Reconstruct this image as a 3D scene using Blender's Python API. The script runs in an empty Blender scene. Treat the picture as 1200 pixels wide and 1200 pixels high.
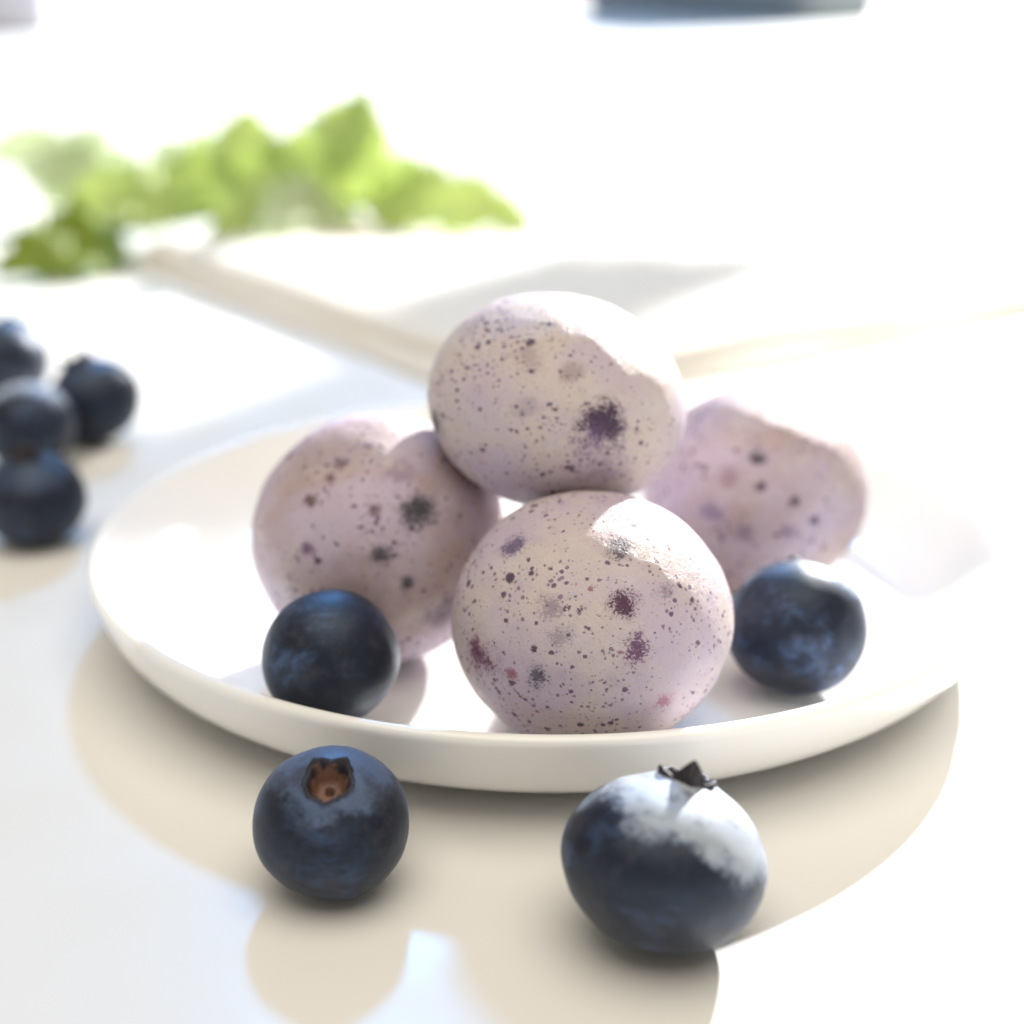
import bpy, bmesh, math, random
from mathutils import Vector, Matrix, Quaternion, noise

random.seed(7)
S = 0.001                       # everything below is written in millimetres
SC = bpy.context.scene
COL = SC.collection

# ------------------------------------------------------------------ camera
cam_data = bpy.data.cameras.new("camera")
cam = bpy.data.objects.new("camera", cam_data)
COL.objects.link(cam)
cam.location = (0, 0, 96.4 * S)
cam.rotation_euler = (math.radians(90 - 20.5), 0, 0)
cam_data.sensor_width = 36
cam_data.lens = 52.5
cam_data.clip_start = 0.005
cam_data.clip_end = 60
cam_data.dof.use_dof = True
cam_data.dof.focus_distance = 0.167
cam_data.dof.aperture_fstop = 10.5
SC.camera = cam

# ------------------------------------------------------------------ light
world = bpy.data.worlds.new("World")
SC.world = world
world.use_nodes = True
bg = world.node_tree.nodes["Background"]
bg.inputs[0].default_value = (1.0, 0.92, 0.79, 1)
bg.inputs[1].default_value = 0.31

PLATE_C = Vector((5.2, 216.5, 0))


def lamp(name, az, el, dist, size, power, color):
    """disc lamp seen from the plate at az degrees right of straight back, el degrees up"""
    d = bpy.data.lights.new(name, 'AREA')
    d.shape = 'DISK'
    d.size = size
    d.energy = power
    d.color = color
    o = bpy.data.objects.new(name, d)
    COL.objects.link(o)
    a, e = math.radians(az), math.radians(el)
    v = Vector((math.sin(a) * math.cos(e), math.cos(a) * math.cos(e), math.sin(e)))
    o.location = PLATE_C * S + v * dist
    o.rotation_euler = v.to_track_quat('Z', 'Y').to_euler()
    return o


lamp("sunlight_lamp", 29, 25, 4.0, 0.09, 530, (1.0, 0.98, 0.95))
lamp("window_lamp", -4, 37, 3.0, 0.24, 40, (0.13, 0.46, 1.0))

lamp("overhead_fill_lamp", 170, 80, 1.9, 2.2, 33, (1.0, 0.91, 0.77))  # added soft fill from overhead, standing in for ambient light

SC.view_settings.view_transform = 'Standard'
SC.view_settings.look = 'None'
SC.view_settings.exposure = 0
SC.view_settings.gamma = 1


# ------------------------------------------------------------------ helpers
def tag(o, label=None, cat=None, group=None, kind=None):
    if label: o["label"] = label
    if cat: o["category"] = cat
    if group: o["group"] = group
    if kind: o["kind"] = kind
    return o


def make(name, verts, faces, mat, parent=None, loc=(0, 0, 0), smooth=True):
    me = bpy.data.meshes.new(name)
    me.from_pydata([tuple(c * S for c in v) for v in verts], [], faces)
    me.update()
    if smooth:
        me.polygons.foreach_set("use_smooth", [True] * len(me.polygons))
    if mat: me.materials.append(mat)
    o = bpy.data.objects.new(name, me)
    COL.objects.link(o)
    o.location = Vector(loc) * S
    if parent: o.parent = parent
    return o


def lathe(profile, n):
    """closed profile (r, z) turned about z; r==0 ends become poles"""
    vs, fs, rows = [], [], []
    for r, z in profile:
        if r < 1e-6:
            rows.append([len(vs)]); vs.append((0, 0, z))
        else:
            row = []
            for i in range(n):
                a = 2 * math.pi * i / n
                row.append(len(vs)); vs.append((r * math.cos(a), r * math.sin(a), z))
            rows.append(row)
    for a, b in zip(rows, rows[1:]):
        for i in range(n):
            j = (i + 1) % n
            if len(a) == 1: fs.append((a[0], b[j], b[i]))
            elif len(b) == 1: fs.append((a[i], a[j], b[0]))
            else: fs.append((a[i], a[j], b[j], b[i]))
    return vs, fs


class Nodes:
    def __init__(self, name):
        self.mat = bpy.data.materials.new(name)
        self.mat.use_nodes = True
        self.t = self.mat.node_tree
        self.bsdf = self.t.nodes["Principled BSDF"]
        self.out = self.t.nodes["Material Output"]

    def n(self, kind, **kw):
        nd = self.t.nodes.new(kind)
        for k, v in kw.items(): setattr(nd, k, v)
        return nd

    def put(self, sock, v):
        if hasattr(v, "is_linked") or isinstance(v, bpy.types.NodeSocket): self.t.links.new(v, sock)
        elif isinstance(v, (tuple, list)) and len(v) == 3 and sock.type == 'RGBA': sock.default_value = (*v, 1)
        else: sock.default_value = v

    def math(self, op, a, b=0.0, c=None, clamp=False):
        nd = self.n('ShaderNodeMath', operation=op, use_clamp=clamp)
        self.put(nd.inputs[0], a); self.put(nd.inputs[1], b)
        if c is not None: self.put(nd.inputs[2], c)
        return nd.outputs[0]

    def vmath(self, op, a, b=None, scale=None):
        nd = self.n('ShaderNodeVectorMath', operation=op)
        self.put(nd.inputs[0], a)
        if b is not None: self.put(nd.inputs[1], b)
        if scale is not None: nd.inputs[3].default_value = scale
        return nd.outputs[1] if op in ('DISTANCE', 'LENGTH', 'DOT_PRODUCT') else nd.outputs[0]

    def step(self, v, lo, hi, a=0.0, b=1.0):
        nd = self.n('ShaderNodeMapRange', interpolation_type='SMOOTHSTEP')
        self.put(nd.inputs[0], v)
        for i, x in enumerate((lo, hi, a, b)): self.put(nd.inputs[1 + i], x)
        return nd.outputs[0]

    def mix(self, fac, a, b):
        nd = self.n('ShaderNodeMix', data_type='RGBA')
        self.put(nd.inputs[0], fac); self.put(nd.inputs[6], a); self.put(nd.inputs[7], b)
        return nd.outputs[2]

    def noise(self, vec, scale, detail=2.0, rough=0.5):
        nd = self.n('ShaderNodeTexNoise')
        self.put(nd.inputs['Vector'], vec)
        nd.inputs['Scale'].default_value = scale
        nd.inputs['Detail'].default_value = detail
        nd.inputs['Roughness'].default_value = rough
        return nd.outputs[0]

    def voro(self, vec, scale):
        nd = self.n('ShaderNodeTexVoronoi')
        self.put(nd.inputs['Vector'], vec)
        nd.inputs['Scale'].default_value = scale
        return nd.outputs['Distance'], nd.outputs['Color']

    def obj(self):
        return self.n('ShaderNodeTexCoord').outputs['Object']

    def bump(self, height, dist, strength=1.0, normal=None):
        nd = self.n('ShaderNodeBump')
        self.put(nd.inputs['Height'], height)
        nd.inputs['Distance'].default_value = dist
        nd.inputs['Strength'].default_value = strength
        if normal is not None: self.put(nd.inputs['Normal'], normal)
        return nd.outputs[0]

    def set(self, **kw):
        for k, v in kw.items(): self.put(self.bsdf.inputs[k.replace('_', ' ')], v)


def sep(N, col):
    nd = N.n('ShaderNodeSeparateColor')
    N.put(nd.inputs[0], col)
    return nd.outputs


# ------------------------------------------------------------------ materials
def mat_table():
    N = Nodes("white_table")
    v = N.obj()
    a = N.noise(v, 9.0, 4, .6)
    c = N.mix(a, (.80, .79, .77), (.84, .835, .82))
    N.set(Base_Color=c, Roughness=N.step(N.noise(v, 60, 3), .3, .7, .30, .42))
    N.put(N.bsdf.inputs['Specular IOR Level'], .35)
    N.set(Normal=N.bump(N.noise(v, 420, 3), .00006, .25))
    return N.mat


def mat_porcelain():
    N = Nodes("white_porcelain")
    v = N.obj()
    N.set(Base_Color=N.mix(N.noise(v, 40, 3), (.87, .87, .86), (.90, .90, .89)), Roughness=.16)
    N.set(Subsurface_Weight=.35, Subsurface_Radius=(1.0, .95, .85), Subsurface_Scale=.004)
    N.set(Normal=N.bump(N.noise(v, 45, 2), .0004, .10))
    return N.mat


def mat_yogurt(name, radii, stains, warm, seed):
    """pale frozen yogurt with berry-skin specks; stains: (direction, size, colour, strength)"""
    N = Nodes(name)
    p = N.obj()
    q = N.vmath('MULTIPLY', p, (1000 / radii[0], 1000 / radii[1], 1000 / radii[2]))
    qs = N.vmath('ADD', q, (seed * 3.7, seed * 1.3, -seed * 2.1))
    warp = N.vmath('ADD', qs, N.vmath('SCALE', N.n('ShaderNodeTexNoise').outputs[1], scale=0.0))
    # base: creamy pink clouds drifting into lilac
    big = N.noise(qs, 1.3, 3, .55)
    base = N.mix(N.step(big, .35, .68), warm, (.55, .46, .575))
    base = N.mix(N.step(N.noise(qs, 3.4, 3), .5, .8, 0, .5), base, (.66, .61, .61))
    # clouds that say where specks gather
    dens = N.step(N.noise(qs, 2.0, 2), .36, .66)
    wob = N.noise(qs, 30, 3, .7)
    wob2 = N.noise(qs, 75, 2, .6)
    # thin veils where juice has bled into the yogurt
    veil = N.math('MULTIPLY', N.step(N.noise(qs, 4.2, 3, .6), .56, .76, 0, .5), N.step(wob2, .35, .65, .35, 1))
    base = N.mix(veil, base, (.36, .29, .37))
    for scale, size, keep, col, amt in ((6.5, .25, .45, (.045, .018, .055), .92),
                                        (10.0, .25, .26, (.070, .026, .075), .90),
                                        (15.0, .30, .22, (.11, .04, .125), .88),
                                        (11.0, .25, .76, (.22, .045, .09), .75),
                                        (22.0, .38, .20, (.15, .065, .16), .72),
                                        (34.0, .40, .40, (.20, .12, .18), .55)):
        d, c = N.voro(N.vmath('ADD', qs, (scale, scale * .7, -scale)), scale)
        s = sep(N, c)
        thr = N.math('MULTIPLY_ADD', N.math('POWER', s[1], 1.6), size, .03)   # each speck its own size
        thr = N.math('MULTIPLY', thr, N.math('MULTIPLY_ADD', dens, .55, .55))
        dd = N.math('MULTIPLY_ADD', N.math('SUBTRACT', wob, .5), .42, d)
        dd = N.math('MULTIPLY_ADD', N.math('SUBTRACT', wob2, .5), .22, dd)
        m = N.step(N.math('SUBTRACT', thr, dd), -.04, .06)
        on = N.math('GREATER_THAN', s[0], keep)
        base = N.mix(N.math('MULTIPLY', N.math('MULTIPLY', m, on), amt), base, col)
    n3 = N.vmath('NORMALIZE', q)
    fine = N.noise(qs, 62, 3, .7)
    mid = N.noise(qs, 7, 4, .65)
    for dirv, size, col, amt in stains:
        d = N.vmath('DISTANCE', n3, dirv)
        d = N.math('MULTIPLY_ADD', N.math('SUBTRACT', mid, .5), size * 2.6, d)
        halo = N.math('MULTIPLY', N.step(d, size * 1.7, size * .1, 0, .55 * amt), N.step(wob2, .25, .7, .45, 1))
        base = N.mix(halo, base, (col[0] * 1.8 + .09, col[1] * 1.6 + .08, col[2] * 1.8 + .12))
        v = N.math('MULTIPLY_ADD', d, -.30 / size, N.math('ADD', fine, .30))
        base = N.mix(N.step(v, .48, .66, 0, amt), base, col)
    grain = N.step(N.noise(qs, 150, 2, .7), .3, .7, .90, 1.06)
    gm = N.n('ShaderNodeMix', data_type='RGBA', blend_type='MULTIPLY')
    gm.inputs[0].default_value = 1
    N.put(gm.inputs[6], base)
    cc = N.n('ShaderNodeCombineColor')
    for k in range(3): N.put(cc.inputs[k], grain)
    N.put(gm.inputs[7], cc.outputs[0])
    base = gm.outputs[2]
    N.set(Base_Color=base, Roughness=N.step(N.noise(qs, 20, 2), .3, .7, .38, .58))
    N.set(Subsurface_Weight=.16, Subsurface_Radius=(1.0, .75, .7), Subsurface_Scale=.0018)
    N.put(N.bsdf.inputs['Specular IOR Level'], .5)
    b = N.bump(N.noise(qs, 6, 3), .0006, .35)
    b = N.bump(N.noise(qs, 42, 3, .7), .00022, .75, b)
    b = N.bump(N.noise(qs, 120, 2, .7), .00008, .8, b)
    N.set(Normal=b)
    return N.mat


def mat_berry(name, bloom, seed, r, cap, capdir=(0, 0, 1), lo=.35):
    N = Nodes(name)
    p = N.obj()
    q = N.vmath('ADD', N.vmath('SCALE', p, scale=110.0), (seed * 2.3, seed, -seed * 1.7))
    w = N.noise(q, 1.4, 5, .62)
    streak = N.noise(N.vmath('MULTIPLY', q, (1.0, 1.0, 2.4)), 2.6, 4, .6)
    m = N.math('MULTIPLY', N.step(w, .46, .72), N.step(streak, .34, .66))
    m = N.math('MULTIPLY', m, bloom)
    c = N.mix(N.noise(q, 3, 3), (.0045, .007, .017), (.011, .010, .020))
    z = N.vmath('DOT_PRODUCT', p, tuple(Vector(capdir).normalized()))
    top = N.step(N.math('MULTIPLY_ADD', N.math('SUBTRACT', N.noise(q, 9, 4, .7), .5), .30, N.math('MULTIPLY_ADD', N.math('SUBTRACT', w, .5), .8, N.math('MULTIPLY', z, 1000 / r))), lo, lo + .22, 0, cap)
    m = N.math('MAXIMUM', m, top)                                    # waxy bloom round the crown, plus a pale cap painted over sunlit tops
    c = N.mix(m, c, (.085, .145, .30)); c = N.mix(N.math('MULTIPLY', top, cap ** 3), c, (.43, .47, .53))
    c = N.mix(N.step(N.noise(q, 2.2, 5, .7), .48, .70, 0, .75), c, (.040, .036, .050))
    sp = N.step(N.noise(q, 30, 2), .66, .74, 0, .35)
    c = N.mix(sp, c, (.05, .075, .14))
    N.set(Base_Color=c, Roughness=N.math('MULTIPLY_ADD', w, .22, .36))
    N.put(N.bsdf.inputs['Specular IOR Level'], .60)
    N.set(Specular_Tint=(.62, .78, 1.0))
    N.set(Sheen_Weight=.18, Sheen_Roughness=.30, Sheen_Tint=(.72, .84, 1.0))
    b = N.bump(N.noise(q, 3.0, 4), .0006, .22)
    N.set(Normal=N.bump(N.noise(q, 55, 3, .7), .00006, .55, b))
    return N.mat


def mat_calyx():
    N = Nodes("blueberry_calyx")
    p = N.obj()
    s = N.n('ShaderNodeSeparateXYZ'); N.put(s.inputs[0], p)
    r = N.math('SQRT', N.math('ADD', N.math('POWER', s.outputs[0], 2), N.math('POWER', s.outputs[1], 2)))
    r = N.math('MULTIPLY', r, 1000)
    nz = N.noise(p, 900, 3)
    rr = N.math('MULTIPLY_ADD', nz, 1.5, N.math('SUBTRACT', r, .75))
    c = N.mix(N.step(rr, 1.7, 2.25), (.19, .10, .07), (.018, .015, .024))      # brown scar floor, dark wall
    c = N.mix(N.step(rr, .75, .35), c, (.07, .025, .015))                      # pip in the middle
    N.set(Base_Color=c, Roughness=.6, Normal=N.bump(nz, .0003, .6))
    return N.mat


def mat_leaf(name, col, trans):
    N = Nodes(name)
    p = N.obj()
    v = N.noise(p, 60, 4)
    c = N.mix(v, col, tuple(min(1, x * 1.35) for x in col))
    N.set(Base_Color=c, Roughness=.45)
    t = N.n('ShaderNodeBsdfTranslucent')
    N.put(t.inputs[0], N.mix(v, trans, tuple(x * .85 for x in trans)))
    mx = N.n('ShaderNodeMixShader'); mx.inputs[0].default_value = .5
    N.t.links.new(N.bsdf.outputs[0], mx.inputs[1]); N.t.links.new(t.outputs[0], mx.inputs[2])
    N.t.links.new(mx.outputs[0], N.out.inputs[0])
    N.set(Normal=N.bump(N.noise(p, 220, 3), .0006, .5))
    return N.mat


def mat_cloth():
    N = Nodes("white_cloth")
    p = N.obj()
    wv = N.n('ShaderNodeTexWave'); N.put(wv.inputs['Vector'], p); wv.inputs['Scale'].default_value = 900
    wv.inputs['Distortion'].default_value = 1.5
    N.set(Base_Color=N.mix(N.noise(p, 30, 4), (.79, .75, .68), (.83, .80, .74)), Roughness=.9)
    N.set(Sheen_Weight=.2, Normal=N.bump(wv.outputs[1], .0002, .4))
    return N.mat


def mat_plain(name, col, rough=.5):
    N = Nodes(name)
    p = N.obj()
    N.set(Base_Color=N.mix(N.noise(p, 14, 4), col, tuple(x * .82 for x in col)), Roughness=rough)
    return N.mat


M_TABLE, M_PLATE, M_CALYX, M_CLOTH = mat_table(), mat_porcelain(), mat_calyx(), mat_cloth()

# ------------------------------------------------------------------ table
tag(make("tabletop",
         [(-4000, -400, 0), (4000, -400, 0), (4000, 5200, 0), (-4000, 5200, 0),
          (-4000, -400, -30), (4000, -400, -30), (4000, 5200, -30), (-4000, 5200, -30)],
         [(0, 1, 2, 3), (7, 6, 5, 4), (0, 4, 5, 1), (1, 5, 6, 2), (2, 6, 7, 3), (3, 7, 4, 0)],
         M_TABLE, smooth=False), kind="structure")


# unseen panel added to cast the shadow strip past the plate's left side
def box_mesh(name, x0, x1, y0, y1, z0, z1, mat, bevel, parent=None):
    bm = bmesh.new()
    bmesh.ops.create_cube(bm, size=1)
    for v in bm.verts:
        v.co = Vector(((x0 + x1) / 2 + v.co.x * (x1 - x0), (y0 + y1) / 2 + v.co.y * (y1 - y0), (z0 + z1) / 2 + v.co.z * (z1 - z0))) * S
    bmesh.ops.bevel(bm, geom=list(bm.edges), offset=bevel * S, segments=3, affect='EDGES')
    me = bpy.data.meshes.new(name); bm.to_mesh(me); bm.free()
    me.materials.append(mat)
    o = bpy.data.objects.new(name, me); COL.objects.link(o)
    if parent: o.parent = parent
    return o


def shadow_panel(x0, x1, y, z0, z1):
    """unseen gathered panel added to block sunlight, hem well above the table"""
    vs, fs = [], []
    nx, nz = 60, 24
    for side in (0, 1):
        for j in range(nz + 1):
            for i in range(nx + 1):
                u = i / nx
                w = 11 * math.sin(u * 5.5 * math.pi) * (.7 + .3 * j / nz)
                vs.append((x0 + (x1 - x0) * u, y + w + side * 1.5, z0 + (z1 - z0) * j / nz))
    W = nx + 1
    N_ = W * (nz + 1)
    for j in range(nz):
        for i in range(nx):
            a = j * W + i
            fs.append((a, a + 1, a + W + 1, a + W))
            fs.append((N_ + a, N_ + a + W, N_ + a + W + 1, N_ + a + 1))
    for i in range(nx): fs.append((i, N_ + i, N_ + i + 1, i + 1))
    for j in range(nz):
        fs.append((j * W, (j + 1) * W, N_ + (j + 1) * W, N_ + j * W))
        fs.append((j * W + nx, N_ + j * W + nx, N_ + (j + 1) * W + nx, (j + 1) * W + nx))
    return make("shadow_panel", vs, fs, mat_plain("shadow_panel_linen", (.74, .73, .70), .9))


tag(shadow_panel(350, 410, 1025, 332, 1500), kind="structure")


# ------------------------------------------------------------------ plate
R, HR, Z0, W0 = 68.0, 14.5, 2.8, 54.0


def floor_z(r):
    return Z0 if r < W0 else Z0 + (HR - Z0) * ((r - W0) / (R - W0)) ** 1.6


prof = [(0, Z0)] + [(r, Z0) for r in (10, 20, 30, 40, 48, 52)]
prof += [(r, floor_z(r)) for r in [W0 + (R - 1.1 - W0) * k / 14 for k in range(1, 15)]]
cx, cz, cr = R - .55, floor_z(R - 1.1) - .0, 1.05          # rounded lip
top_r, top_z = prof[-1]
for k in range(1, 9):
    a = math.radians(150 - k * 22)
    prof.append((top_r + .95 + 1.0 * math.cos(a), top_z - .1 + 1.0 * math.sin(a)))
out0 = prof[-1]
for r, z in ((68.45, 11.6), (68.0, 9.6), (67.0, 7.4), (65.4, 5.4), (63.2, 3.7), (60.4, 2.3), (57.2, 1.3)):
    prof.append((r, z))
prof += [(54.5, .9), (30, .9), (0, .9)]
plate = make("plate", *lathe(prof, 192), M_PLATE, None, PLATE_C)
tag(plate, "shallow round white porcelain plate under the speckled balls", "plate")
foot = [(53.5, 1.2), (53.2, .25), (52.7, 0), (51.8, 0), (51.3, .25), (51.0, 1.2)]
make("foot_ring", *lathe(foot, 128), M_PLATE, plate)


# ------------------------------------------------------------------ yogurt balls
def ball(loc, radii, stains, warm, seed, label, tilt=0, egg=(0, 0, 0)):
    nu, nv = 160, 100
    vs, fs = [(0, 0, radii[2])], []
    off = Vector((seed * 11.3, seed * 5.1, seed * 2.7))
    rot = Matrix.Rotation(math.radians(tilt), 3, 'Y')
    pts = []
    for j in range(1, nv):
        th = math.pi * j / nv
        for i in range(nu):
            ph = 2 * math.pi * i / nu
            pts.append(Vector((math.sin(th) * math.cos(ph), math.sin(th) * math.sin(ph), math.cos(th))))
    pts = [Vector((0, 0, 1))] + pts + [Vector((0, 0, -1))]
    vs = []
    for n in pts:
        k = 1 + .018 * noise.noise(n * .9 + off) + .012 * noise.noise(n * 2.1 + off) + .006 * noise.noise(n * 6 + off)
        k += egg[0] * n.x + egg[1] * n.x * n.z + egg[2] * n.z * abs(n.z)
        v = Vector((n.x * radii[0], n.y * radii[1], n.z * radii[2])) * k
        vs.append(tuple(rot @ v))
    last = len(vs) - 1
    for i in range(nu):
        j = (i + 1) % nu
        fs.append((0, 1 + i, 1 + j))
        for a in range(nv - 2):
            b = 1 + a * nu
            fs.append((b + i, b + nu + i, b + nu + j, b + j))
        b = 1 + (nv - 2) * nu
        fs.append((b + i, last, b + j))
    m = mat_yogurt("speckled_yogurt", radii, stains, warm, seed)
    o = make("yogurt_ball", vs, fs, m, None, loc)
    return tag(o, label, "yogurt ball", "speckled yogurt balls heaped on the plate")


PUR, INK, MAG, GRY, BLU = (.040, .012, .050), (.030, .028, .036), (.12, .014, .065), (.16, .15, .18), (.085, .06, .15)
ball((5.9, 190, 40.9), (17.1, 16.4, 14.1),
     [((.31, -.94, .10), .20, PUR, .97), ((.22, -.96, .0), .10, (.12, .06, .17), .55), ((-.93, -.36, -.06), .13, (.07, .08, .075), .85),
      ((-.23, -.73, .64), .12, (.20, .13, .18), .35), ((.07, -.83, .55), .10, (.17, .08, .09), .38),
      ((-.24, -.93, .27), .10, (.20, .16, .24), .3), ((.31, -.91, -.28), .20, (.22, .17, .26), .45)],
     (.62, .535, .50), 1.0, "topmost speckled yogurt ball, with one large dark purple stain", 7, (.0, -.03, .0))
ball((9.8, 168.5, 19.2), (17.2, 17.0, 16.0),
     [((-.57, -.34, .75), .11, BLU, .8), ((.14, -.53, .84), .11, (.05, .035, .07), .85), ((-.79, -.62, .02), .14, MAG, .92),
      ((.15, -.84, .52), .10, (.07, .012, .05), .95), ((.25, -.94, .23), .10, (.10, .018, .09), .85), ((-.40, -.92, -.01), .085, (.05, .05, .075), .8),
      ((-.32, -.81, .49), .09, (.13, .08, .14), .45), ((-.26, -.92, .30), .09, (.14, .11, .17), .4), ((.45, -.86, -.24), .07, (.30, .07, .13), .6),
      ((-.57, -.82, -.03), .05, (.25, .06, .11), .7), ((.45, -.70, .56), .08, (.20, .17, .22), .5)],
     (.62, .535, .51), 2.0, "front speckled yogurt ball leaning on the plate rim, its upper right sunlit", 0)
ball((-18.4, 193.3, 20.2), (17.6, 17.3, 17.4),
     [((.36, -.78, .52), .14, (.035, .035, .042), .95), ((.09, -.96, .25), .07, INK, .85), ((.28, -.96, .01), .07, INK, .85),
      ((-.45, -.85, .25), .06, (.13, .06, .15), .8), ((.23, -.62, .75), .12, (.20, .14, .22), .5), ((.53, -.79, -.30), .18, (.10, .07, .10), .6),
      ((-.22, -.53, .82), .055, (.16, .09, .09), .85), ((-.30, -.63, .72), .05, (.13, .06, .07), .9), ((-.44, -.69, .57), .055, (.12, .06, .05), .9),
      ((.05, -.83, .55), .05, (.12, .06, .08), .8)],
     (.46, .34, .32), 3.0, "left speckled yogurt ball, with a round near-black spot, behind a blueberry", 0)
ball((37.3, 216.2, 18.9), (17.0, 16.5, 16.0),
     [((-.12, -.78, .61), .065, INK, .9), ((-.10, -.91, .39), .05, (.07, .04, .07), .9), ((.19, -.95, .26), .05, (.06, .04, .06), .9),
      ((.37, -.93, .06), .05, (.06, .04, .08), .9), ((-.49, -.86, .14), .11, (.16, .13, .22), .6), ((.15, -.99, -.02), .08, (.16, .10, .18), .6),
      ((-.24, -.97, -.03), .09, (.17, .13, .18), .5), ((-.35, -.82, .44), .10, (.20, .12, .13), .5)],
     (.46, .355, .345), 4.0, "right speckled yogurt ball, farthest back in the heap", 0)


# ------------------------------------------------------------------ blueberries
def berry(loc, r, axis, label, bloom=.6, seed=1.0, squash=.88, open_r=.34, lobe=.16, heights=None, crown_skin=False, sharp=.85, sit=True, detail=1.0, spin=0.0, cap=.25, capdir=(0, 0, 1), lo=.35):
    """body with a star-edged opening at its crown; the calyx (wall, lobes, scar) is a part of its own"""
    nu, nv = (80, 48) if detail >= 1 else (48, 28)
    rnd = random.Random(int(seed * 977))
    off = Vector((seed * 7.7, seed * 3.1, -seed * 4.9))
    hts = heights or [lobe * rnd.uniform(.55, 1.25) for _ in range(5)]

    def star(ph):
        t = (ph + spin) / (2 * math.pi) * 5
        k = int(math.floor(t)) % 5
        u = abs((t % 1) - .5) * 2                                    # 0 at the lobe's tip, 1 between lobes
        return (1 - u) ** sharp, hts[k]

    def lip(ph, s):                                                  # the opening is never a clean circle
        c = Vector((math.cos(ph), math.sin(ph), 0))
        return 1.0 + .10 * s + .13 * noise.noise(c * 2.3 + off) + .07 * noise.noise(c * 6.5 + off)

    def surf(th, ph):
        n = Vector((math.sin(th) * math.cos(ph), math.sin(th) * math.sin(ph), math.cos(th)))
        k = 1 + .035 * noise.noise(n * 1.1 + off) + .012 * noise.noise(n * 2.7 + off)
        k += .035 * math.exp(-((th - th0) / .16) ** 2)               # swollen ring round the crown
        k -= .05 * math.exp(-((math.pi - th) / .3) ** 2)             # dimple at the stalk end
        return Vector((n.x, n.y, n.z * squash)) * (r * k)

    th0 = math.asin(open_r)
    vs, fs = [], []
    for j in range(nv):
        for i in range(nu):
            ph = 2 * math.pi * i / nu
            s, hh = star(ph)
            t0 = th0 * lip(ph, s)
            th = t0 + (math.pi - t0) * (j / nv) ** .92
            vs.append(tuple(surf(th, ph)))
    vs.append(tuple(surf(math.pi, 0)))
    for j in range(nv - 1):
        for i in range(nu):
            k = (i + 1) % nu
            fs.append((j * nu + i, j * nu + nu + i, j * nu + nu + k, j * nu + k))
    for i in range(nu):
        fs.append(((nv - 1) * nu + i, nv * nu, (nv - 1) * nu + (i + 1) % nu))
    q = Vector((0, 0, 1)).rotation_difference(Vector(axis).normalized())
    body_low = min((q @ Vector(v)).z for v in vs)
    loc = Vector(loc)
    if sit: loc.z = -body_low
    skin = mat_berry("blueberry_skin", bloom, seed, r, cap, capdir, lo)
    body = make("blueberry", vs, fs, skin, None, loc)
    # calyx
    ring = []
    for i in range(nu):
        ph = 2 * math.pi * i / nu
        s, hh = star(ph)
        e = surf(th0 * lip(ph, s), ph)
        rad = Vector((math.cos(ph), math.sin(ph), 0))
        h = r * (.012 + hh * s)
        wv = 1 + .08 * noise.noise(Vector((ph * 2, seed, 0)))
        col = [e + rad * .012 * r - Vector((0, 0, .03 * r)),
               e + rad * (.02 * r + h * .10) + Vector((0, 0, h * wv)),
               e - rad * (.03 * r - h * .10) + Vector((0, 0, h * wv * .97)),
               e - rad * .055 * r - Vector((0, 0, .01 * r)),
               e - rad * .085 * r - Vector((0, 0, .10 * r)),
               e * 1.0 - rad * .13 * r - Vector((0, 0, .17 * r))]
        zf = surf(th0, 0).z - .25 * r
        for f_, dz in ((.52, 0), (.34, .012), (.20, -.004), (.09, -.03)):
            col.append(Vector((rad.x * f_ * open_r * r * 1.0, rad.y * f_ * open_r * r, zf + dz * r)))
        ring.append(col)
    m = len(ring[0])
    cv = [tuple(p) for c in ring for p in c]
    cv.append((0, 0, surf(th0, 0).z - .31 * r))
    cf = []
    for i in range(nu):
        j = (i + 1) % nu
        for a in range(m - 1):
            cf.append((i * m + a, j * m + a, j * m + a + 1, i * m + a + 1))
        cf.append((i * m + m - 1, j * m + m - 1, len(cv) - 1))
    c = make("calyx", cv, cf, M_CALYX, body)
    c.data.materials.append(skin)
    for k, pl in enumerate(c.data.polygons):                         # the outside of the crown keeps the berry's skin
        if crown_skin and k % m < 1: pl.material_index = 1
    body.rotation_mode = 'QUATERNION'
    body.rotation_quaternion = q
    return tag(body, label, "blueberry", "blueberries on and around the plate")


berry((-19.6, 140.4, 0), 8.5, (.04, -.42, .90), "left blueberry in front of the plate, its open brown-floored crown facing up",
      .45, 1.0, .90, .285, heights=(.12, .10, .06, .01, .05), sharp=1.3, crown_skin=True, spin=-.314, cap=.55, capdir=(0, .35, .93), lo=.52)
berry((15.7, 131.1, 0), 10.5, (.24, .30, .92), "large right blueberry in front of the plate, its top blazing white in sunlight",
      .6, 2.0, .86, .25, heights=(.04, .04, .07, .25, .06), spin=-.25, cap=.97, capdir=(.22, -.05, .97), lo=.29)  # cap leans to the sun, painting the lit crescent paler
berry((-22.4, 166.4, 15.0), 8.5, (-.2, .93, .2), "dark blueberry on the plate before the left speckled ball",
      .70, 3.0, .95, .30, .12, sit=False)
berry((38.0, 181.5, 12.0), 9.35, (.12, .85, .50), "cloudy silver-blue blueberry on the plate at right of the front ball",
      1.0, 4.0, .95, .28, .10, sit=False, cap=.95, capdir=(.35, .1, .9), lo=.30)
berry((-87.2, 300.3, 0), 9.9, (-.35, .1, .93), "blurred dark blueberry nearest the plate in the left cluster",
      .3, 5.0, .9, .3, .2, detail=.5)
berry((-116.0, 333.3, 0), 10.0, (.2, .5, .8), "blurred blueberry cut by the left edge, farthest back in its cluster",
      .3, 6.0, .9, .3, .15, detail=.5)
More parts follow.
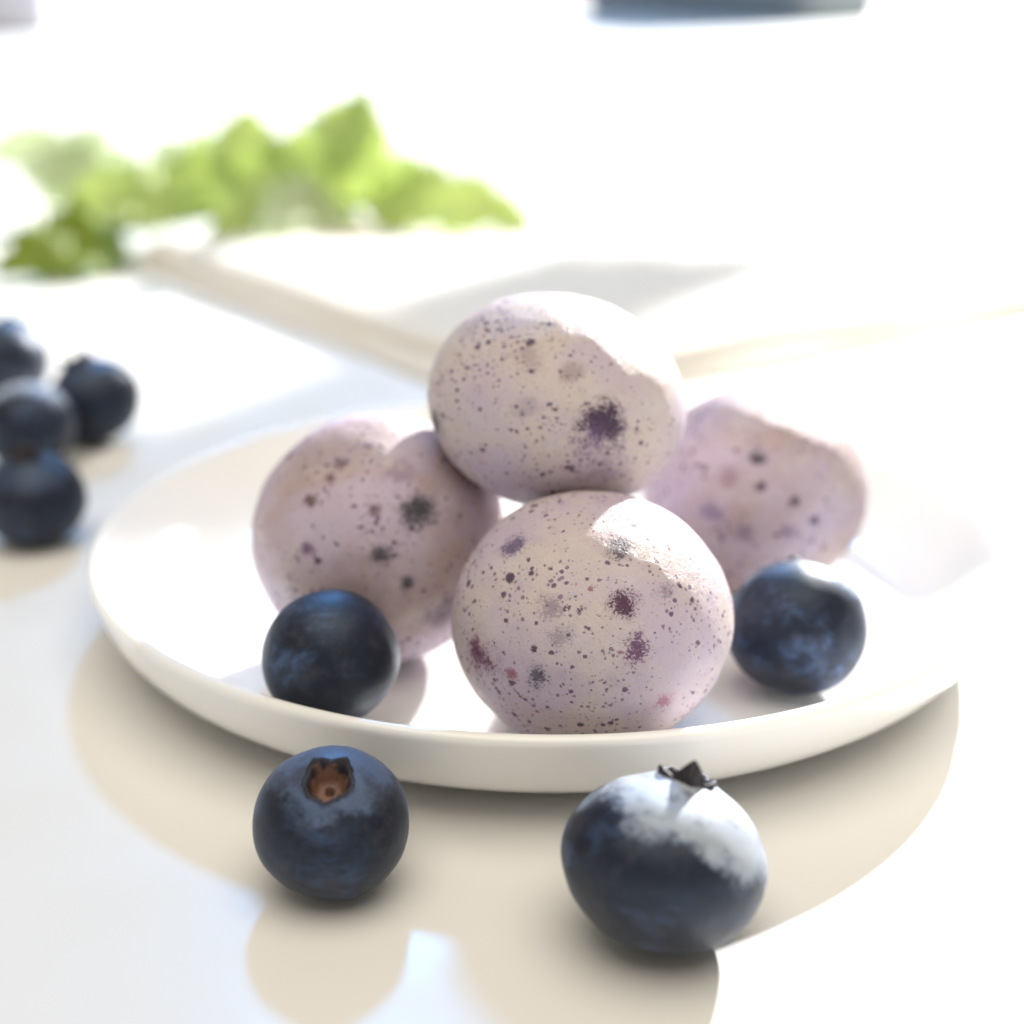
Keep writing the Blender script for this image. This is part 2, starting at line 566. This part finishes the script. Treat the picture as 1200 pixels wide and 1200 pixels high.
berry((-96.0, 283.0, 0), 9.2, (-.3, .6, .7), "blurred pale shining blueberry in the middle of the left cluster",
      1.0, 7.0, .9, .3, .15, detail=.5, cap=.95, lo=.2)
berry((-82.8, 243.3, 0), 8.9, (-.05, -.10, .98), "blurred blueberry with upright dark crown, frontmost in the left cluster",
      .5, 8.0, .92, .3, .26, detail=.5)


# ------------------------------------------------------------------ folded napkin
def cloth_layer(name, o, a, b, la, lb, z0, thick, rho, seed, parent, taper=.5):
    """rounded folded layer from corner o along unit vectors a and b"""
    n = 90
    a, b = Vector(a).normalized(), Vector(b).normalized()
    vs, fs = [], []

    def edge(t, L):                                                 # more points near the rim
        x = .5 - .5 * math.cos(math.pi * t)
        return x * L
    for j in range(n + 1):
        for i in range(n + 1):
            s, t = edge(i / n, la), edge(j / n, lb)
            d = min(s, la - s, t, lb - t)
            k = max(0, 1 - d / rho)
            p = Vector((s, t, 0)) * .02
            wav = noise.noise(p * .9 + Vector((seed, 0, 0))) * 1.4 + noise.noise(p * 2.5 + Vector((0, seed, 0))) * .5
            z = z0 * (1 - taper * s / la) + thick * (1 - taper * s / la) * (.12 + .88 * math.sqrt(max(0, 1 - k * k))) + wav * (1 - k) * .9
            off = 2.0 * noise.noise(Vector((s * .02, t * .02, seed)))
            v = Vector(o) + a * (s + off) + b * (t + off)
            vs.append((v.x, v.y, z))
    w = n + 1
    for j in range(n):
        for i in range(n):
            fs.append((j * w + i, j * w + i + 1, j * w + w + i + 1, j * w + w + i))
    rim = [i for i in range(w)] + [j * w + n for j in range(1, w)] + [n * w + i for i in range(n - 1, -1, -1)] + [j * w for j in range(n - 1, 0, -1)]
    base = len(vs)
    for k in rim: vs.append((vs[k][0], vs[k][1], max(.15, vs[k][2] - .12 * thick - 1.2)))
    m = len(rim)
    for i in range(m):
        j = (i + 1) % m
        fs.append((rim[j], rim[i], base + i, base + j))
    fs.append(tuple(base + i for i in range(m - 1, -1, -1)))
    return make(name, vs, fs, M_CLOTH, parent)


napkin = bpy.data.objects.new("napkin", None)
COL.objects.link(napkin)
napkin.empty_display_size = .02
tag(napkin, "thick folded white cloth napkin behind the plate, one corner pointing forward", "napkin")
A_, B_ = (.84, .54, 0), (-.603, .798, 0)
cloth_layer("lower_fold", (2, 318, 0), A_, B_, 260, 222, .2, 5.0, 10, 1.7, napkin)
cloth_layer("upper_fold", (3, 325, 0), A_, B_, 262, 205, 5.4, 6.5, 26, 4.2, napkin)


# ------------------------------------------------------------------ herb sprig
def leaf(base, tip, width, up, mat, parent, curl=.15, fold=.25, teeth=7):
    base, tip = Vector(base), Vector(tip)
    ax = tip - base
    L = ax.length
    ax.normalize()
    up = Vector(up)
    up = (up - ax * up.dot(ax)).normalized()
    side = ax.cross(up)
    ns, nw = 28, 6
    vs, fs = [], []
    for i in range(ns + 1):
        t = i / ns
        wd = width * .5 * 2.3 * (t ** .55) * max(0, 1 - t) ** .78 + .15
        wd *= .86 + .34 * abs(math.sin(t * math.pi * teeth + width)) ** 1.5 + .18 * noise.noise(Vector((t * 5, width, tip.x)))
        for j in range(-nw, nw + 1):
            u = j / nw
            z = fold * abs(u) * wd + curl * L * math.sin(math.pi * t) * (1 - .3 * abs(u))
            z += 2.2 * u * u * math.sin(t * 17 + u * 2 + width) + 3.5 * noise.noise(Vector((t * 4, u * 2, width + tip.x)))
            z -= .5 * math.exp(-(u / .08) ** 2) + .35 * abs(math.sin(t * 20 - abs(u) * 3)) * abs(u)
            vs.append(tuple(base + ax * (t * L) + side * (u * wd) + up * z))
    w = 2 * nw + 1
    for i in range(ns):
        for j in range(w - 1):
            fs.append((i * w + j, i * w + j + 1, i * w + w + j + 1, i * w + w + j))
    top = len(vs)
    for v in list(vs): vs.append((v[0] - up.x * .25, v[1] - up.y * .25, v[2] - up.z * .25))
    fs += [tuple(k + top for k in reversed(f)) for f in fs]
    return make("leaf", vs, fs, mat, parent)


def tube(name, pts, rad, mat, parent):
    n = 10
    P = [Vector(p) for p in pts]
    out = []
    for i in range(len(P) - 1):                                     # Catmull-Rom
        a, b, c, d = P[max(i - 1, 0)], P[i], P[i + 1], P[min(i + 2, len(P) - 1)]
        for k in range(6):
            t = k / 6
            out.append(.5 * ((2 * b) + (c - a) * t + (2 * a - 5 * b + 4 * c - d) * t * t + (3 * b - a - 3 * c + d) * t ** 3))
    out.append(P[-1])
    vs, fs = [], []
    for i, p in enumerate(out):
        d = (out[min(i + 1, len(out) - 1)] - out[max(i - 1, 0)]).normalized()
        s = d.cross(Vector((0, 0, 1))).normalized(); u = s.cross(d)
        r = rad * (1 - .45 * i / len(out))
        for k in range(n):
            a = 2 * math.pi * k / n
            vs.append(tuple(p + s * math.cos(a) * r + u * math.sin(a) * r))
    for i in range(len(out) - 1):
        for k in range(n):
            m = (k + 1) % n
            fs.append((i * n + k, i * n + m, i * n + n + m, i * n + n + k))
    fs.append(tuple(range(n - 1, -1, -1)))
    fs.append(tuple((len(out) - 1) * n + k for k in range(n)))
    return make(name, vs, fs, mat, parent)


sprig = bpy.data.objects.new("herb_sprig", None)
COL.objects.link(sprig)
sprig.empty_display_size = .02
tag(sprig, "bright green leafy herb sprig lying over the napkin at back left", "herb")
LG = mat_leaf("leaf_green", (.46, .56, .24), (.78, .87, .42))
LP = mat_leaf("leaf_pale", (.60, .68, .48), (.80, .87, .66))
LD = mat_leaf("leaf_deep", (.22, .30, .05), (.52, .60, .09))
tube("stem", [(-190, 498, 8), (-143, 500, 9), (-112, 505, 12), (-88, 515, 15), (-65, 518, 16), (-44, 516, 15)], 1.7,
     mat_plain("stem_green", (.12, .24, .08)), sprig)
leaf((-127, 490, 9), (-158, 452, 5), 26, (.2, -.75, .6), LD, sprig, .10)
leaf((-120, 520, 14), (-192, 556, 31), 30, (.2, -.7, .7), LP, sprig, .12)
leaf((-110, 506, 16), (-144, 488, 23), 24, (.1, -.8, .6), LG, sprig, .12)
leaf((-89, 518, 13), (-94, 540, 46), 28, (.3, -.9, .3), LG, sprig, .06)
leaf((-94, 524, 13), (-127, 545, 34), 26, (-.1, -.8, .6), LP, sprig, .08)
leaf((-66, 520, 14), (-50, 530, 51), 38, (.35, -.9, .2), LG, sprig, .05)
leaf((-50, 512, 15), (7, 500, 12), 30, (.0, -.65, .75), LG, sprig, .14)
leaf((-63, 518, 17), (-97, 476, 13), 26, (.5, -.6, .6), LG, sprig, .08)
leaf((-58, 520, 15), (-80, 470, 13), 26, (.6, -.3, .7), LP, sprig, .06)
leaf((-61, 524, 24), (-49, 532, 54), 15, (.35, -.9, .2), LG, sprig, .04)
leaf((-76, 522, 14), (-72, 540, 38), 30, (.1, -.9, .4), LG, sprig, .06)
leaf((-104, 514, 12), (-112, 530, 34), 28, (-.2, -.85, .4), LG, sprig, .06)
leaf((-130, 512, 11), (-166, 540, 30), 30, (-.1, -.8, .6), LP, sprig, .08)
leaf((-48, 516, 15), (-22, 512, 27), 24, (.3, -.8, .5), LG, sprig, .06)


# ------------------------------------------------------------------ far blurred things
def box_thing(name, corner, ang, sx, sy, sz, mat, mat2, label, cat):
    """open-front-right corner at corner, turned by ang; rounded body with a lid as a part"""
    root = bpy.data.objects.new(name, None)
    COL.objects.link(root)
    root.location = Vector(corner) * S
    root.rotation_euler = (0, 0, math.radians(ang))
    tag(root, label, cat)
    box_mesh("body", -sx, 0, 0, sy, 0, sz * .86, mat, 8, root)
    box_mesh("lid", -sx - 6, 6, -6, sy + 6, sz * .86 + 1, sz, mat2, 8, root)
    return root


box_thing("storage_box", (398, 2150, 0), -58, 540, 150, 260, mat_plain("slate_grey", (.14, .17, .185)), mat_plain("slate_grey_lid", (.13, .155, .17)),
          "dark slate box, blurred at the top edge right of centre", "box")
box_thing("storage_box", (-560, 1900, 0), 5, 420, 300, 240, mat_plain("pale_lilac", (.50, .50, .56)), mat_plain("pale_lilac_lid", (.55, .55, .6)),
          "pale lilac-grey box, blurred in the far top left corner", "box")
